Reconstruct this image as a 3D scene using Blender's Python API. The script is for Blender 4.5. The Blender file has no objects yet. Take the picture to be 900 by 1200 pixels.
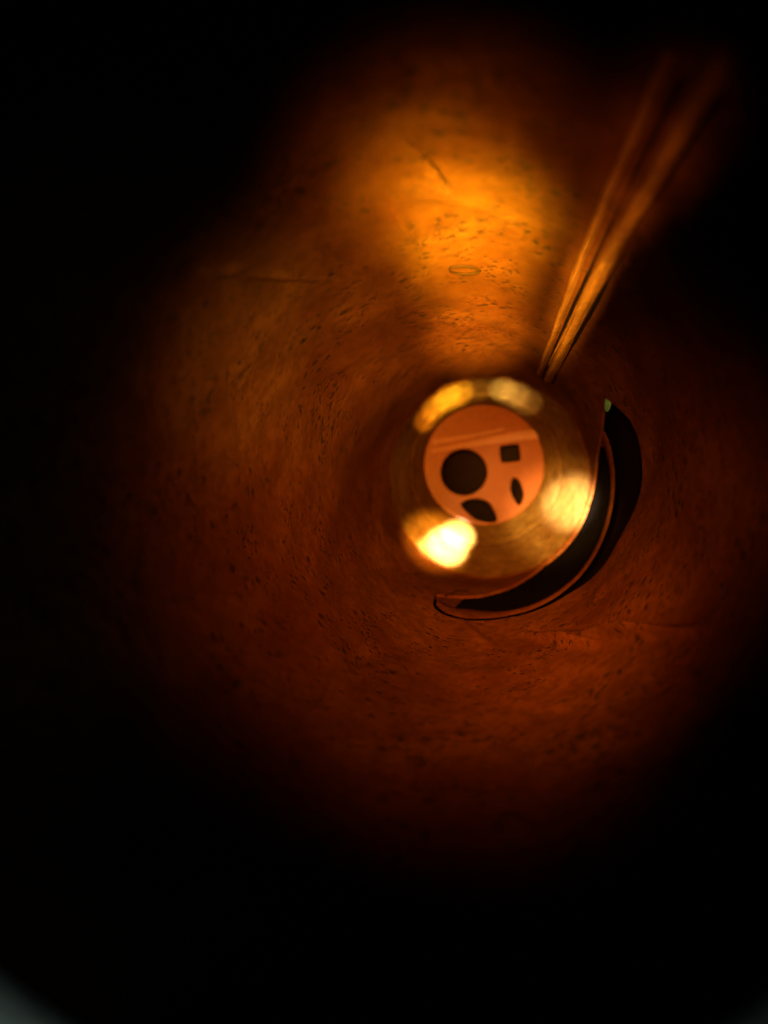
import bpy, bmesh, math, random
import numpy as np
from mathutils import Vector
random.seed(4); rng = np.random.default_rng(4)
S = bpy.context.scene
col = S.collection
F = 942.0                      # focal length in pixels of the 900x1200 photograph
def ray(px, py, d): return Vector(((px-450)/F*d, (600-py)/F*d, -d))

# ---------------- camera ----------------
cd = bpy.data.cameras.new("camera"); cam = bpy.data.objects.new("camera", cd); col.objects.link(cam)
cd.sensor_fit = 'VERTICAL'; cd.sensor_height = 24; cd.lens = F/1200*24
cd.clip_start = 0.004; cd.clip_end = 10
cd.dof.use_dof = True; cd.dof.focus_distance = 0.202; cd.dof.aperture_fstop = cd.lens/3.3
S.camera = cam
# ---------------- world: a dark room ----------------
w = bpy.data.worlds.new("World"); S.world = w; w.use_nodes = True
w.node_tree.nodes["Background"].inputs[0].default_value = (0.5, 0.6, 0.6, 1)
w.node_tree.nodes["Background"].inputs[1].default_value = 0.0002
S.cycles.max_bounces = 5; S.cycles.diffuse_bounces = 0; S.cycles.glossy_bounces = 0; S.cycles.use_adaptive_sampling = True; S.cycles.adaptive_threshold = .03
S.view_settings.view_transform = 'Standard'; S.view_settings.look = 'None'
S.view_settings.exposure = 0; S.view_settings.gamma = 1
S.render.film_transparent = False
# ---------------- added lamps ----------------
def spot(name, loc, target, power, cone, colr, size=0.003, blend=1.0):
    l = bpy.data.lights.new(name, 'SPOT'); l.energy = power; l.spot_size = math.radians(cone); l.spot_blend = blend
    l.color = colr; l.shadow_soft_size = size
    o = bpy.data.objects.new(name, l); col.objects.link(o); o.location = loc
    o.rotation_euler = (Vector(target)-Vector(loc)).to_track_quat('-Z', 'Y').to_euler()
    return o
WARM = (1.0, 0.31, 0.02); PALE = (1.0, 0.74, 0.34)
# added unseen spots, warm light over the whole bore
spot("added_spot", (-0.008, 0.010, 0.006), ray(520, 612, .25), 2.3, 40, WARM, 0.014)
spot("added_spot", (-0.008, 0.010, 0.006), ray(480, 600, .27), 2.2, 30, WARM, 0.012)
spot("added_spot", (-0.016, 0.020, 0.006), ray(655, 750, .25), 4.2, 20, WARM, 0.012)
spot("added_spot", (-0.004, 0.004, 0.006), ray(545, 570, .27), 4.2, 28, (1, .36, .03), 0.012)
spot("added_spot", (-0.016, 0.010, 0.006), ray(730, 620, .25), 1.5, 24, WARM, 0.012)
spot("added_spot", (-0.004, 0.030, 0.006), ray(560, 830, .2), .5, 25, WARM, 0.012)
# added spots shaping the glow on the upper wall
spot("added_spot", (0.010, -0.020, 0.006), ray(462, 390, .24), 3.5, 12, (1, .45, .04), 0.008)
spot("added_spot", (0.004, -0.030, 0.004), ray(500, 205, .17), 14, 10, (1.0, .74, .04), 0.008)
spot("added_spot", (0.000, -0.030, 0.004), ray(528, 225, .18), 3.2, 20, (1.0, .42, .03), 0.012)
spot("added_spot", (0.000, -0.030, 0.004), ray(560, 240, .19), 26.0, 10.5, (1.0, .80, .04), 0.006)
spot("added_spot", (0.000, -0.026, 0.004), ray(560, 300, .21), 26.0, 9.5, (1.0, .70, .04), 0.006)
spot("added_spot", (0.000, -0.022, 0.004), ray(562, 380, .25), 36.0, 8.5, (1.0, .52, .04), 0.005)
spot("added_spot", (0.026, -0.012, 0.006), ray(355, 430, .19), 3.0, 20, (1.0, .66, .12), 0.012)
# added narrow spots standing in for reflections in the brass collar
spot("added_spot", (0.0, 0.0, 0.006), ray(612, 590, .285), 6, 12, (1, .62, .16), 0.004)
spot("added_spot", (0.012, 0.024, 0.006), ray(524, 638, .285), 900, 3.4, (1, .96, .80), 0.001, 0.8)
spot("added_spot", (0.004, 0.026, 0.006), ray(505, 641, .285), 340, 2.2, (1, .84, .55), 0.001, 0.9)
spot("added_spot", (0.012, 0.024, 0.006), ray(538, 624, .29), 600, 2.8, (1, .92, .7), 0.001, 0.9)
spot("added_spot", (0.012, 0.024, 0.006), ray(512, 634, .285), 110, 5.6, (1, .56, .08), 0.002, 1)
spot("added_spot", (-0.020, 0.020, 0.006), ray(667, 588, .285), 175, 4.6, (1, 1, .85), 0.002)
spot("added_spot", (-0.020, 0.024, 0.006), ray(655, 600, .285), 30, 9, (1, .66, .2), 0.002)
spot("added_spot", (0.022, -0.016, 0.006), ray(541, 463, .286), 81, 2.4, (1, 0.62, 0.06), 0.0008, .8)
spot("added_spot", (0.022, -0.016, 0.006), ray(526, 468, .286), 101, 2.6, (1, 0.7, 0.06), 0.0008, .8)
spot("added_spot", (0.022, -0.016, 0.006), ray(512, 479, .286), 81, 2.4, (1, 0.58, 0.05), 0.0008, .8)
spot("added_spot", (0.022, -0.014, 0.006), ray(502, 493, .286), 49, 2.2, (1, 0.45, 0.04), 0.0008, .8)
spot("added_spot", (0.005, -0.022, 0.006), ray(562, 459, .286), 19, 2.2, (1, 0.6, 0.14), 0.0008, .8)
spot("added_spot", (0.005, -0.022, 0.006), ray(590, 458, .286), 57, 2.3, (1, 0.88, 0.4), 0.0008, .8)
spot("added_spot", (0.005, -0.022, 0.006), ray(604, 464, .286), 40, 2.4, (1, 0.84, 0.42), 0.0008, .8)
spot("added_spot", (0.005, -0.022, 0.006), ray(618, 474, .286), 19, 2.4, (1, 0.7, 0.3), 0.0008, .8)
# added narrow spots brightening the seam
spot("added_spot", (-0.022, -0.018, 0.006), ray(650, 410, 0.225), 9, 3.2, (1, 0.55, .06), 0.003)
spot("added_spot", (-0.022, -0.018, 0.006), ray(663, 385, 0.22), 14, 3.2, (1, 0.55, .06), 0.003)
spot("added_spot", (-0.022, -0.018, 0.006), ray(675, 362, 0.21), 17, 3.2, (1, 0.58, .06), 0.003)
spot("added_spot", (-0.022, -0.018, 0.006), ray(686, 340, 0.2), 18, 3.2, (1, 0.6, .06), 0.003)
spot("added_spot", (-0.022, -0.018, 0.006), ray(697, 318, 0.19), 18, 3.2, (1, 0.58, .06), 0.003)
spot("added_spot", (-0.022, -0.018, 0.006), ray(708, 296, 0.19), 13, 3.4, (1, 0.56, .06), 0.003)
spot("added_spot", (-0.022, -0.018, 0.006), ray(722, 268, 0.175), 5, 3.8, (1, 0.5, .06), 0.003)
spot("added_spot", (-0.022, -0.018, 0.006), ray(745, 228, 0.155), 1.9, 5, (1, 0.42, .06), 0.003)
spot("added_spot", (-0.022, -0.018, 0.006), ray(775, 170, 0.135), .6, 8, (1, 0.35, .06), 0.003)
spot("added_spot", (-0.022, -0.018, 0.006), ray(806, 120, .12), 0.12, 9, (1, 0.3, .04), 0.003)
al = bpy.data.lights.new("rim_fill", 'AREA'); al.energy = 0.0032; al.spread = math.radians(36); al.size = 0.06; al.color = (.75, .95, .85)  # added cool area light to pick out the rim's lower corners
ao = bpy.data.objects.new("rim_fill", al); col.objects.link(ao); ao.location = (-0.02, -0.12, 0.10)
ao.rotation_euler = (Vector((-.02, -.05, -.08))-Vector(ao.location)).to_track_quat('-Z', 'Y').to_euler()

# ---------------- materials ----------------
def nodes(name):
    m = bpy.data.materials.new(name); m.use_nodes = True
    nt = m.node_tree; return m, nt, nt.nodes["Principled BSDF"]
def link(nt, a, b): nt.links.new(a, b)
def ramp(nt, src, stops):
    r = nt.nodes.new('ShaderNodeValToRGB'); e = r.color_ramp.elements
    e[0].position, e[0].color = stops[0][0], (*stops[0][1], 1); e[1].position, e[1].color = stops[1][0], (*stops[1][1], 1)
    for p, c in stops[2:]:
        n = e.new(p); n.color = (*c, 1)
    link(nt, src, r.inputs[0]); return r
def noise(nt, vec, scale, detail=4, rough=.55, dist=0):
    n = nt.nodes.new('ShaderNodeTexNoise'); n.inputs['Scale'].default_value = scale
    n.inputs['Detail'].default_value = detail; n.inputs['Roughness'].default_value = rough
    n.inputs['Distortion'].default_value = dist; link(nt, vec, n.inputs['Vector']); return n
def mix(nt, fac, a, b, kind='MIX'):
    n = nt.nodes.new('ShaderNodeMix'); n.data_type = 'RGBA'; n.blend_type = kind
    if hasattr(fac, 'links'): link(nt, fac, n.inputs[0])
    else: n.inputs[0].default_value = fac
    for s, v in ((n.inputs[6], a), (n.inputs[7], b)):
        if hasattr(v, 'links'): link(nt, v, s)
        else: s.default_value = (*v, 1)
    return n.outputs[2]

def metal(name, base, stain, rough, metallic, pit=0.5, bump=0.4, scratch=0.3, pits=True):
    m, nt, b = nodes(name)
    tc = nt.nodes.new('ShaderNodeTexCoord'); v = tc.outputs['Object']
    big = noise(nt, v, 28, 6, .6, .4)
    fine = noise(nt, v, 420, 5, .65)
    c1 = mix(nt, ramp(nt, big.outputs[0], [(.36, (0, 0, 0)), (.66, (1, 1, 1))]).outputs[0], stain, base)
    c2 = mix(nt, ramp(nt, fine.outputs[0], [(.40, (.5, .5, .5) if pits else (.8, .8, .8)), (.54, (1, 1, 1))]).outputs[0], (.35*base[0], .25*base[1], .2*base[2]), c1)
    height = fine.outputs[0]
    if pits: c2 = mix(nt, ramp(nt, noise(nt, v, 130, 5, .7, .6).outputs[0], [(.36, (.6, .6, .6)), (.58, (0, 0, 0))]).outputs[0], c2, (.45*base[0], .38*base[1], .3*base[2]))
    hmul = nt.nodes.new('ShaderNodeMath'); hmul.operation = 'MULTIPLY'; hmul.inputs[1].default_value = .45
    link(nt, height, hmul.inputs[0]); hsum = hmul.outputs[0]
    # fine scratches in two directions
    mask = noise(nt, v, 60, 2)
    for rot, sc in (((.3, .5, .9), (900, 40, 60)), ((.9, .2, 2.2), (60, 1000, 50))):
        mp = nt.nodes.new('ShaderNodeMapping'); mp.inputs['Rotation'].default_value = rot; mp.inputs['Scale'].default_value = sc
        link(nt, v, mp.inputs[0]); sn = noise(nt, mp.outputs[0], 1, 3, .6)
        mm = nt.nodes.new('ShaderNodeMath'); mm.operation = 'MULTIPLY_ADD'; mm.inputs[1].default_value = scratch
        link(nt, sn.outputs[0], mm.inputs[0]); link(nt, hsum, mm.inputs[2]); hsum = mm.outputs[0]
    if pits:
        WN = noise(nt, v, 400, 3)
        for sc, thr, wgt in ((330, .20, 1.0), (700, .22, 1.0), (160, .10, 1.0)):
            wv = nt.nodes.new('ShaderNodeVectorMath'); wv.operation = 'MULTIPLY_ADD'
            wn = WN
            link(nt, wn.outputs[1], wv.inputs[0]); wv.inputs[1].default_value = (1.1/sc,)*3; link(nt, v, wv.inputs[2])
            vo = nt.nodes.new('ShaderNodeTexVoronoi'); vo.inputs['Scale'].default_value = sc
            vo.inputs['Randomness'].default_value = 1
            link(nt, wv.outputs[0], vo.inputs['Vector'])
            cl = noise(nt, v, sc*.12+25, 3, .6)
            cm = ramp(nt, cl.outputs[0], [(.51, (0, 0, 0)), (.57, (1, 1, 1))])
            dm = ramp(nt, vo.outputs['Distance'], [(thr*.6, (1, 1, 1)), (thr*1.9, (0, 0, 0))])
            f = mix(nt, 1.0, dm.outputs[0], cm.outputs[0], 'MULTIPLY')
            f2 = mix(nt, 1.0, f, (wgt*pit,)*3, 'MULTIPLY')
            c2 = mix(nt, f2, c2, (.018, .010, .005))
            sb = nt.nodes.new('ShaderNodeMath'); sb.operation = 'MULTIPLY_ADD'; sb.inputs[1].default_value = -.6
            link(nt, f2, sb.inputs[0]); link(nt, hsum, sb.inputs[2]); hsum = sb.outputs[0]
    link(nt, c2, b.inputs['Base Color'])
    b.inputs['Metallic'].default_value = metallic
    rr = nt.nodes.new('ShaderNodeMapRange'); rr.inputs[3].default_value = rough*.75; rr.inputs[4].default_value = min(1, rough*1.3)
    link(nt, big.outputs[0], rr.inputs[0]); link(nt, rr.outputs[0], b.inputs['Roughness'])
    bp = nt.nodes.new('ShaderNodeBump'); bp.inputs['Strength'].default_value = bump; bp.inputs['Distance'].default_value = .0006
    link(nt, hsum, bp.inputs['Height']); link(nt, bp.outputs[0], b.inputs['Normal'])
    if rough > .55: b.inputs['Specular IOR Level'].default_value = .02
    return m
COPPER = metal("copper", (.21, .064, .008), (.12, .027, .003), .46, .45, .8, .7, .22)
DULL = metal("dull_copper", (.085, .026, .004), (.05, .014, .002), .6, .0, .4, .4, .3)
SCR = metal("scratch_stain", (.035, .012, .003), (.02, .007, .002), .8, .0, .1, .1, .1, False)
BEAD = metal("solder_bead", (.90, .40, .09), (.38, .13, .03), .36, .6, .5, .8, .3)
BRASS = metal("polished_brass", (.27, .145, .035), (.15, .058, .010), .36, .5, .35, .22, .35)
DARKC = metal("dark_copper", (.012, .006, .003), (.007, .004, .002), .6, .3, .2, .3, .2, False)
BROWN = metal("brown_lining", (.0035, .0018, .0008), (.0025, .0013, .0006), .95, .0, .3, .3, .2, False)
RIM = metal("rim_metal", (.75, .80, .78), (.6, .65, .63), .5, .5, .2, .3, .2, False)
PLATE = metal("orange_plate", (.15, .037, .003), (.135, .032, .0025), .42, .1, .0, .12, .2, False)
GLARE = metal("glare_strip", (.24, .10, .050), (.22, .09, .045), .45, .0, .0, .1, .1, False)  # paler colour stands in for glare on the end plate
GLINT_VERD = metal("glint_verdigris", (.25, .75, .9), (.2, .6, .7), .5, .2, .2, .3, .2, False)  # green of the real speck; at the slot tip it paints in daylight

for m_ in (PLATE, GLARE):
    m_.node_tree.nodes['Principled BSDF'].inputs['Specular IOR Level'].default_value = .12
    m_.node_tree.nodes['Principled BSDF'].inputs['Metallic'].default_value = 0

# ---------------- horn geometry ----------------
D0, D1 = .08, .28
C0 = ray(460, 570, D0); C1 = ray(574, 560, D1)
R0, R1 = 731*D0/F, 118*D1/F
def centre(d):
    t = (d-D0)/(D1-D0); return C0.x+(C1.x-C0.x)*t, C0.y+(C1.y-C0.y)*t
def radius(d):
    t = (d-D0)/(D1-D0); return R0+(R1-R0)*(t+0.10*math.sin(math.pi*min(max(t, 0), 1)))
def pt(th, d, off=0):
    cx, cy = centre(d); r = radius(d)+off
    return Vector((cx+r*math.cos(th), cy+r*math.sin(th), -d))
def inv(px, py, off=0):
    """where the line of sight through a photograph point meets the bore: (angle, depth)"""
    a, b = .03, .42
    for _ in range(60):
        m = (a+b)/2; x, y = (px-450)/F*m, (600-py)/F*m; cx, cy = centre(m)
        if math.hypot(x-cx, y-cy) > radius(m)+off: b = m
        else: a = m
    x, y = (px-450)/F*a, (600-py)/F*a; cx, cy = centre(a)
    return math.atan2(y-cy, x-cx), a

def link_mesh(name, verts, faces, mat, parent=None, smooth=True):
    me = bpy.data.meshes.new(name); me.from_pydata([tuple(v) for v in verts], [], faces); me.update()
    me.materials.append(mat)
    if smooth: me.polygons.foreach_set('use_smooth', [True]*len(me.polygons))
    o = bpy.data.objects.new(name, me); col.objects.link(o)
    if parent: o.parent = parent
    return o

horn = bpy.data.objects.new("horn", None); col.objects.link(horn)
horn['label'] = "tarnished copper horn seen down its bore to a brass throat"
horn['category'] = "horn"

# crescent slot: outer and inner edge, traced through as (angle, depth) on the bore
outer_px = [(512, 699), (503, 702), (500, 708), (510, 718), (535, 726), (580, 728), (615, 723), (650, 710), (685, 684), (715, 652), (737, 612), (749, 570), (750, 540), (745, 510), (732, 486), (716, 468), (709, 464)]
inner_px = [(512, 699), (545, 702), (575, 696), (605, 683), (632, 666), (656, 642), (676, 616), (690, 590), (697, 560), (702, 530), (706, 500), (707, 480), (709, 464)]
TH_A = inv(503, 702)[0]; TH_B = inv(709, 464)[0]
def smooth_path(pxs, n=240, k=17):
    q = np.array(pxs, float); L = np.r_[0, np.cumsum(np.hypot(*np.diff(q, axis=0).T))]; u = np.linspace(0, L[-1], n)
    x = np.interp(u, L, q[:, 0]); y = np.interp(u, L, q[:, 1]); w = np.hanning(k+2)[1:-1]; w /= w.sum()
    def f(a):
        e = np.r_[2*a[0]-a[k//2:0:-1], a, 2*a[-1]-a[-2:-k//2-1:-1]]; return np.convolve(e, w, 'valid')[:n]
    x, y = f(x), f(y); x[0], y[0] = q[0]; x[-1], y[-1] = q[-1]
    return list(zip(x, y))
def profile(pxs, k=31):
    a = sorted(((inv(*p)[0], inv(*p)[1]) for p in smooth_path(pxs, 240, k))); return np.array(a)
PO, PI = profile(outer_px), profile(inner_px)
def d_out(th): return float(np.interp(th, PO[:, 0], PO[:, 1]))
def d_in(th): return float(np.interp(th, PI[:, 0], PI[:, 1]))
TA = min(PI[0, 0], PO[0, 0]); TB = max(PI[-1, 0], PO[-1, 0])
def smooth_noise(th, d):
    return (.00050*math.sin(3*th+11*d*6)+.0003*math.sin(7*th-60*d+1)+.00022*math.sin(13*th+90*d)*math.sin(140*d+2*th))
# dents and folds: (px, py, length px, width px, rotation degrees, height m)
marks = [(735, 744, 62, 5, 5, -.0028), (665, 752, 40, 4, -2, -.0020), (320, 322, 42, 4, -3, -.0006), (275, 315, 22, 4, 12, -.0005),
         (505, 200, 36, 5, -50, .0009), (470, 260, 26, 9, -60, -.0006), (430, 240, 20, 8, -70, -.0005), (590, 170, 14, 40, 0, -.0004),
         (540, 240, 70, 8, -20, -.0003), (230, 315, 14, 12, 0, .0008), (560, 745, 26, 4, -38, -.0004), (430, 770, 30, 10, 20, .0005),
         (560, 790, 40, 12, 10, -.0005), (640, 830, 40, 14, 0, .0005), (700, 700, 20, 6, 50, -.0004)]
mk = []
for px, py, L, W, ang, h in marks:
    mk.append((px, py, L, W, math.radians(ang), h))
def proj(v): return 450+F*v.x/-v.z, 600-F*v.y/-v.z
MARK3 = []
for px, py, L, W, a, h0 in mk:     # each mark as a 3-D anchor with two surface directions
    th, d = inv(px, py); p = pt(th, d)
    e1 = pt(*inv(px+L*math.cos(a), py-L*math.sin(a)))-p; e2 = pt(*inv(px+W*math.sin(a), py+W*math.cos(a)))-p
    h = 1.6*h0; MARK3.append((p, e1, e2, h))
def mark_disp(p):
    s = 0
    for q, e1, e2, h in MARK3:
        v = p-q
        if v.length_squared > .004: continue
        a = e1.dot(e1); b = e1.dot(e2); c = e2.dot(e2); det = a*c-b*b
        if det < 1e-16: continue
        x = v.dot(e1); y = v.dot(e2); u = (c*x-b*y)/det; t = (a*y-b*x)/det
        k = u*u+t*t
        if k < 9: s += h*math.exp(-k*1.2)
    return s
# bore wall: two sheets of rings (mouth to slot, slot to throat) sharing an edge outside the slot
NT = 720
ths = [TA+(TB-TA)*i/239 for i in range(240)]
rest = 2*math.pi-(TB-TA)
ths += [TB+rest*(i+1)/481 for i in range(480)]
def cut(th):
    if TA <= th <= TB: return max(.05, min(d_out(th), d_in(th)-.00001)), d_in(th)
    # blend the cut depth back round the rest of the bore
    u = (th-TB)/rest; b = d_in(TB)*(1-u)+d_in(TA)*u; return b, b
verts, faces = [], []
NA, NB = 250, 70
GA = [[None]*(NA+1) for _ in ths]; GB = [[None]*(NB+1) for _ in ths]
def wallpt(th, d):
    p = pt(th, d); fade = min(1, max(0, (D1-d)/.02))
    e = (smooth_noise(th, d)+mark_disp(p))*fade
    e *= 1
    return pt(th, d, e)
for i, th in enumerate(ths):
    do, di = cut(th); same = (di-do) < 1e-4
    for j in range(NA+1):
        GA[i][j] = len(verts); verts.append(wallpt(th, D0+(do-D0)*(j/NA)**.8))
    for j in range(NB+1):
        if j == 0 and same: GB[i][0] = GA[i][NA]; continue
        GB[i][j] = len(verts); verts.append(wallpt(th, di+(D1-di)*j/NB))
for i in range(NT):
    k = (i+1) % NT
    for j in range(NA): faces.append((GA[i][j], GA[i][j+1], GA[k][j+1], GA[k][j]))
    for j in range(NB): faces.append((GB[i][j], GB[i][j+1], GB[k][j+1], GB[k][j]))
# sheet thickness along the slot
def outv(idx, th, off=.0009):
    v = verts[idx]; verts.append(Vector((v[0]+off*math.cos(th), v[1]+off*math.sin(th), v[2]-.0003))); return len(verts)-1
ea = [outv(GA[i][NA], ths[i]) for i in range(240)]; eb = [outv(GB[i][0], ths[i]) for i in range(240)]
for i in range(239):
    faces.append((GA[i][NA], ea[i], ea[i+1], GA[i+1][NA])); faces.append((GB[i][0], GB[i+1][0], eb[i+1], eb[i]))
wall = link_mesh("bore_wall", verts, faces, COPPER, horn)
wall['label'] = "speckled orange copper bore wall"

def lathe(name, prof, mat, parent, n=256, cfun=centre, lump=0):
    """prof: list of (depth, radius)"""
    vs, fs = [], []
    for d, r in prof:
        cx, cy = cfun(d)
        for i in range(n):
            a = 2*math.pi*i/n; q = r+lump*(math.sin(9*a+400*d)+.7*math.sin(23*a-700*d+1)+.5*math.sin(41*a+900*d)*math.sin(5*a)+.5*math.sin(15*a+1500*d)); vs.append((cx+q*math.cos(a), cy+q*math.sin(a), -d))
    for j in range(len(prof)-1):
        for i in range(n):
            k = (i+1) % n; fs.append((j*n+i, (j+1)*n+i, (j+1)*n+k, j*n+k))
    return link_mesh(name, vs, fs, mat, parent)
# outer skin (gives the horn its body), from outside the mouth to behind the end plate
def skin_r(d): return radius(min(d, D1))+.008
DP = .315; CP = ray(567, 545, DP); RP = 70*DP/F
def tcentre(d):
    if d <= D1: return centre(d)
    t = (d-D1)/(DP-D1); return C1.x+(CP.x-C1.x)*t, C1.y+(CP.y-C1.y)*t
prof = [(D0+.002, radius(D0)+.008)]+[(D0+.01+i*.02, skin_r(D0+.01+i*.02)) for i in range(10)]+[(.30, .046), (.34, .044), (.36, .042), (.362, .001)]
lathe("outer_shell", prof, DARKC, horn, cfun=tcentre)
# rolled mouth rim
prof = [(D0+.004*math.sin(a)*1.0, radius(D0)+.0045-.0046*math.cos(a)) for a in [i*2*math.pi/24 for i in range(25)]]
rim = lathe("mouth_rim", prof, RIM, horn); rim['label'] = "dull grey rolled rim"
# throat: lip step and tapered polished collar
prof = [(D1-.0008, R1+.0010), (D1-.0001, R1+.0001), (D1+.0004, R1-.0002), (D1+.0012, R1-.0003)]
lip = lathe("throat_lip", prof, COPPER, horn, cfun=tcentre)
prof = []
for i in range(50):
    t = i/49; d = D1+.0012+(DP+.001-D1-.0012)*t; r = (R1-.0003)+(RP-.0004-(R1-.0003))*t + .0010*math.sin(math.pi*t)
    if i in (30, 31): r += .0003
    prof.append((d, r))
collar = lathe("throat_collar", prof, BRASS, horn, cfun=tcentre, lump=.00006); collar['label'] = "bright polished brass collar round the orange end plate"

# ---------------- end plate with its four openings ----------------
def loop_spline(cu, pts):
    sp = cu.splines.new('POLY'); sp.points.add(len(pts)-1); sp.use_cyclic_u = True
    for q, (x, y) in zip(sp.points, pts): q.co = (x, y, 0, 1)
def P(px, py): return ((px-567)/F*DP, (545-py)/F*DP)
def ell(px, py, a, b, rot=0, n=48, p=1.0):
    o = []
    for i in range(n):
        t = 2*math.pi*i/n; c, s = math.cos(t), math.sin(t)
        x = a*math.copysign(abs(c)**p, c); y = b*math.copysign(abs(s)**p, s); r = math.radians(rot)
        o.append(P(px+x*math.cos(r)+y*math.sin(r), py+x*math.sin(r)*-1+y*math.cos(r)))
    return o
cu = bpy.data.curves.new("end_plate", 'CURVE'); cu.dimensions = '2D'; cu.fill_mode = 'BOTH'; cu.extrude = .0008; cu.bevel_depth = .00025; cu.bevel_resolution = 2
loop_spline(cu, ell(567, 545, 69.6, 69.6, n=96))
loop_spline(cu, ell(543.5, 553.5, 28, 28, n=64))
loop_spline(cu, ell(597.5, 531.5, 12.5, 11, 6, p=.35))
def hole(pts):
    q = np.array(pts+pts[:1], float); o = []
    for i in range(len(pts)):                  # Catmull-Rom through the points
        p0, p1, p2, p3 = (np.array(pts[(i+k) % len(pts)], float) for k in (-1, 0, 1, 2))
        for t in (0, .25, .5, .75):
            o.append(.5*(2*p1+(p2-p0)*t+(2*p0-5*p1+4*p2-p3)*t*t+(3*p1-p0-3*p2+p3)*t**3))
    loop_spline(cu, [P(*p) for p in o])
hole([(600, 560), (607, 561), (612, 570), (614, 581), (611, 591), (606, 592), (600, 583), (597, 572)])
hole([(539, 592), (547, 585), (560, 583.5), (571, 587), (579, 597), (583, 609), (577, 613), (565, 612), (553, 607)])
tmp = bpy.data.objects.new("tmp", cu); col.objects.link(tmp)
bpy.context.view_layer.update()
me = bpy.data.meshes.new_from_object(tmp.evaluated_get(bpy.context.evaluated_depsgraph_get()))
bpy.data.objects.remove(tmp)
me.name = "end_plate"; me.materials.clear(); me.materials.append(PLATE)
plate = bpy.data.objects.new("end_plate", me); col.objects.link(plate); plate.parent = horn; plate.location = CP
plate['label'] = "orange end plate with four dark openings"
def ribbon(name, pts, widths, z, mat, parent, thick=.0003):
    vs, fs = [], []
    n = len(pts)
    for i, (x, y) in enumerate(pts):
        a, b = pts[max(0, i-1)], pts[min(n-1, i+1)]; dx, dy = b[0]-a[0], b[1]-a[1]; L = math.hypot(dx, dy); nx, ny = -dy/L, dx/L
        wd = widths[i]
        for u, h in ((-1, 0), (-.6, thick*.8), (0, thick), (.6, thick*.8), (1, 0)): vs.append((x+nx*wd*u, y+ny*wd*u, z+h))
    for i in range(n-1):
        for j in range(4): fs.append((i*5+j, (i+1)*5+j, (i+1)*5+j+1, i*5+j+1))
    return link_mesh(name, vs, fs, mat, parent)
def strip(name, a, b, bow, w0, w1, lab=None):
    pts = []; ws = []
    for i in range(25):
        t = i/24; px = a[0]+(b[0]-a[0])*t; py = a[1]+(b[1]-a[1])*t+bow*math.sin(math.pi*t)
        pts.append(P(px, py)); ws.append((w0+(w1-w0)*t)/F*DP)
    o = ribbon(name, pts, ws, .00106, GLARE, plate, .0003)
    if lab: o['label'] = lab
    return o
strip("glare_band", (506, 529), (631, 508), -1.0, 2.4, 6.0, "thin pale band of painted glare across the end plate")  # reflected glare built as pale raised bands
strip("glare_band", (507, 518), (590, 503), 1.0, 3.5, 1.5, "fainter upper band of painted glare")

# ---------------- longitudinal seam: solder beads ----------------
def bead(name, pA, pB, wA, wB, h, wob, seed, mid=None, n=160, lab=None):
    """a low rounded bead following the bore from photograph point pA to pB; widths in pixels"""
    r = np.random.default_rng(seed); ph = r.uniform(0, 6, 6)
    ta, da = inv(*pA); tb, db = inv(*pB)
    vs, fs = [], []; M = 9
    for i in range(n+1):
        t = i/n; d = da+(db-da)*t
        u = (d-da)/(db-da); th = ta+(tb-ta)*u
        th += wob*(math.sin(9*t+ph[0])+.5*math.sin(31*t+ph[1])+.3*math.sin(83*t+ph[2]))
        wpx = wA+(wB-wA)*((1/d-1/da)/(1/db-1/da))
        wm = 1.1*wpx/F*d*(1+.06*math.sin(37*t+ph[3])+.04*math.sin(97*t+ph[4])); taper = min(1, t/.04+.1, (1-t)/.04+.1)
        for j in range(M):
            s = -1+2*j/(M-1); hh = h*taper*(1-s*s)**.7*(1+.08*math.sin(50*t+ph[5]+s)+.10*math.sin(5*s+12*t))
            vs.append(pt(th+s*wm*.5/radius(d), d, .0004-hh-.0006*(1-abs(s))))
    for i in range(n):
        for j in range(M-1): fs.append((i*M+j, (i+1)*M+j, (i+1)*M+j+1, i*M+j+1))
    o = link_mesh(name, vs, fs, BEAD, horn)
    if lab: o['label'] = lab
    return o
bead("seam_bead", (640, 447), (862, 40), 8, 33, .0014, .003, 1, lab="broad bright bead of the lengthwise seam")
bead("seam_bead", (631, 440), (783, 60), 5, 16, .0010, .003, 2, lab="narrow dimmer bead of the lengthwise seam")
dark_strip = bead("seam_shade", (635.5, 444), (799, 92), 3, 9, .0004, .001, 5, lab="dark strip painting shade between the two seam beads"); dark_strip.data.materials[0] = DARKC  # both strips put shade into the colour so the beads stand out
dark_strip = bead("seam_shade", (647, 450), (842, 112), 3, 9, .0004, .001, 6, lab="dark strip painting shade along the right side of the seam"); dark_strip.data.materials[0] = DARKC
bead("seam_bead", (645, 425), (712, 300), 3, 6, .0019, .002, 3, lab="fine ridge along the broad seam bead")

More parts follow.
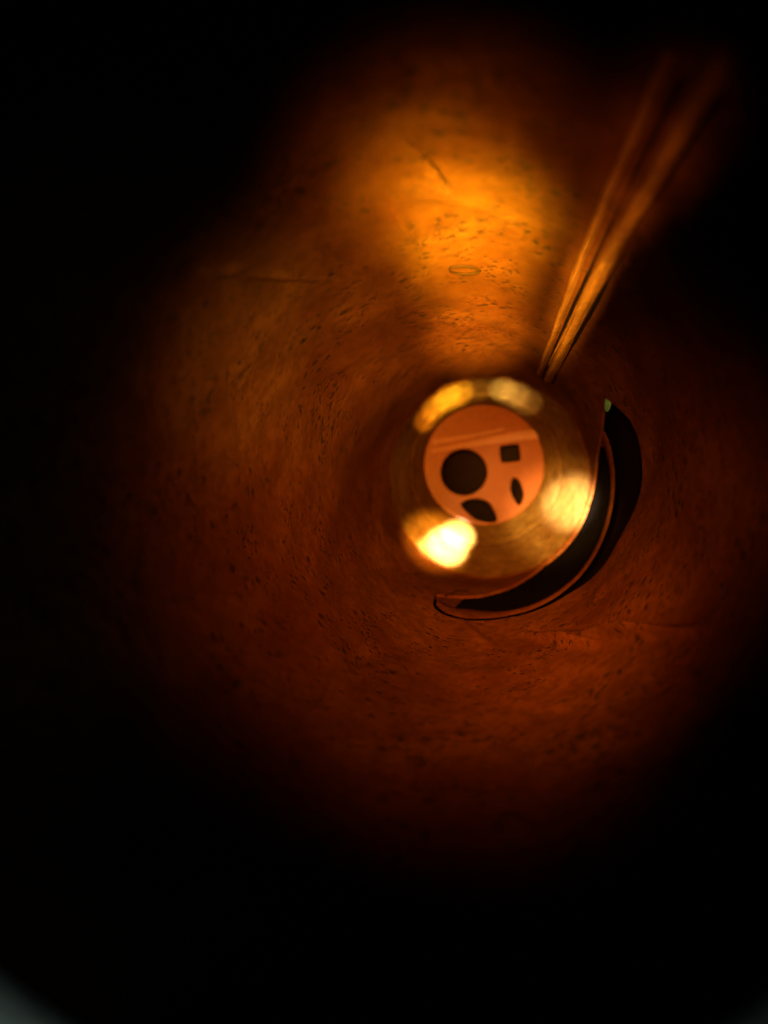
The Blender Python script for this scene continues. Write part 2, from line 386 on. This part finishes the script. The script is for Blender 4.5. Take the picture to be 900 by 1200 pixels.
# ---------------- inside the crescent slot ----------------
def path_band(name, pxs, halfw, off, mat, thick, lab=None, n=160):
    q = np.array(pxs, float); L = np.r_[0, np.cumsum(np.hypot(*np.diff(q, axis=0).T))]; s = np.linspace(0, L[-1], n)
    x = np.interp(s, L, q[:, 0]); y = np.interp(s, L, q[:, 1])
    k = np.ones(13)/13
    x = np.convolve(np.pad(x, 6, 'edge'), k, 'valid'); y = np.convolve(np.pad(y, 6, 'edge'), k, 'valid')
    hw = np.interp(s/L[-1], [a for a, _ in halfw], [b for _, b in halfw])
    tx, ty = np.gradient(x), np.gradient(y); Ln = np.hypot(tx, ty); nx, ny = -ty/Ln, tx/Ln
    vs, fs = [], []
    prof = [(-1, .0), (-.7, .7), (0, 1), (.7, .7), (1, 0)]
    for i in range(n):
        for u, h in prof:
            th, d = inv(x[i]+nx[i]*hw[i]*u, y[i]+ny[i]*hw[i]*u, off); vs.append(pt(th, d, off-thick*h))
        th, d = inv(x[i], y[i], off); 
    for i in range(n-1):
        for j in range(4): fs.append((i*5+j, (i+1)*5+j, (i+1)*5+j+1, i*5+j+1))
    o = link_mesh(name, vs, fs, mat, horn)
    if lab: o['label'] = lab
    return o
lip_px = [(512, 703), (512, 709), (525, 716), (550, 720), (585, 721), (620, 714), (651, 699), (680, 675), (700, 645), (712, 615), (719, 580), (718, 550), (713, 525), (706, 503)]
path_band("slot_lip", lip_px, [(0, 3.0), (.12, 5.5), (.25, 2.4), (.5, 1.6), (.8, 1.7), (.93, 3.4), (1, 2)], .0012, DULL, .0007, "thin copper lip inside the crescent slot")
def fill_between(name, A, B, off, mat, lab, n=90, m=14):
    def res(pxs):
        q = np.array(pxs, float); L = np.r_[0, np.cumsum(np.hypot(*np.diff(q, axis=0).T))]; s = np.linspace(0, L[-1], n)
        return np.c_[np.interp(s, L, q[:, 0]), np.interp(s, L, q[:, 1])]
    a, b = res(A), res(B); vs, fs = [], []
    for i in range(n):
        for j in range(m):
            p = a[i]+(b[i]-a[i])*j/(m-1); th, d = inv(p[0], p[1], off); vs.append(pt(th, d, off))
    for i in range(n-1):
        for j in range(m-1): fs.append((i*m+j, (i+1)*m+j, (i+1)*m+j+1, i*m+j+1))
    o = link_mesh(name, vs, fs, mat, horn); o['label'] = lab; return o
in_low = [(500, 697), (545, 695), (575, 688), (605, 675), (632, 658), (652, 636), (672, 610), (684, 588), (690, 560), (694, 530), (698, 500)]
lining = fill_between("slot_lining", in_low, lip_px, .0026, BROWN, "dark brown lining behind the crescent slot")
fill_between("slot_web", [(511, 701), (516, 698), (528, 699), (545, 700)], [(512, 706), (518, 713), (528, 716), (534, 711)], .0012, COPPER, "copper web closing the lower tip of the slot", 20, 10)
fill_between("slot_web", [(700, 522), (701, 512), (703, 500)], [(716, 526), (712, 512), (706, 500)], .0012, COPPER, "copper web at the upper tip of the slot", 16, 8)

# small scratched ring and scratch lines on the bore
def scratch(name, pxs, w, lab):
    q = [inv(*p) for p in pxs]; vs, fs = [], []; n = len(q)
    for i in range(n):
        a, b = pxs[max(0, i-1)], pxs[min(n-1, i+1)]; dx, dy = b[0]-a[0], b[1]-a[1]; L = math.hypot(dx, dy) or 1
        for u, h in ((-1, -.0002), (0, -.0008), (1, -.0002)):
            th, d = inv(pxs[i][0]-dy/L*w*u, pxs[i][1]+dx/L*w*u*.7); vs.append(wallpt(th, d)+Vector((math.cos(th)*h, math.sin(th)*h, 0)))
    for i in range(n-1):
        for j in range(2): fs.append((i*3+j, (i+1)*3+j, (i+1)*3+j+1, i*3+j+1))
    o = link_mesh(name, vs, fs, SCR, horn); o['label'] = lab
scratch("scratch", [(545+19*math.cos(t*.21), 314+4.6*math.sin(t*.225)) for t in range(29)], .45, "dark oval scratch on the brightly lit upper bore")
scratch("scratch", [(500, 186), (508, 196), (516, 206), (523, 217)], .8, "short slanting scratch across the bright patch")
scratch("scratch", [(520, 702), (534, 697), (548, 697)], .6, "dark nick above the lower tip of the slot")

# daylight glimpsed at the slot's upper tip, painted as a pale green chip
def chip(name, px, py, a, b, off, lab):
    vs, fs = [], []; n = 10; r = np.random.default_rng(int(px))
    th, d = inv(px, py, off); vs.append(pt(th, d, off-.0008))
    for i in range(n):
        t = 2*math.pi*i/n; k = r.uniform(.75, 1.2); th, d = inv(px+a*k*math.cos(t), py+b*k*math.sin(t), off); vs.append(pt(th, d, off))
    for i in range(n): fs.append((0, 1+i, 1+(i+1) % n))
    o = link_mesh(name, vs, fs, GLINT_VERD, horn); o['label'] = lab
chip("glint_corrosion_spot", 712, 474, 4.5, 9, -.0002, "painted glint of daylight at the upper tip of the crescent slot")
chip("glint_corrosion_spot", 497, 524, 3, 3, -.0004, "tiny green speck at the left of the brass collar")
print("done")
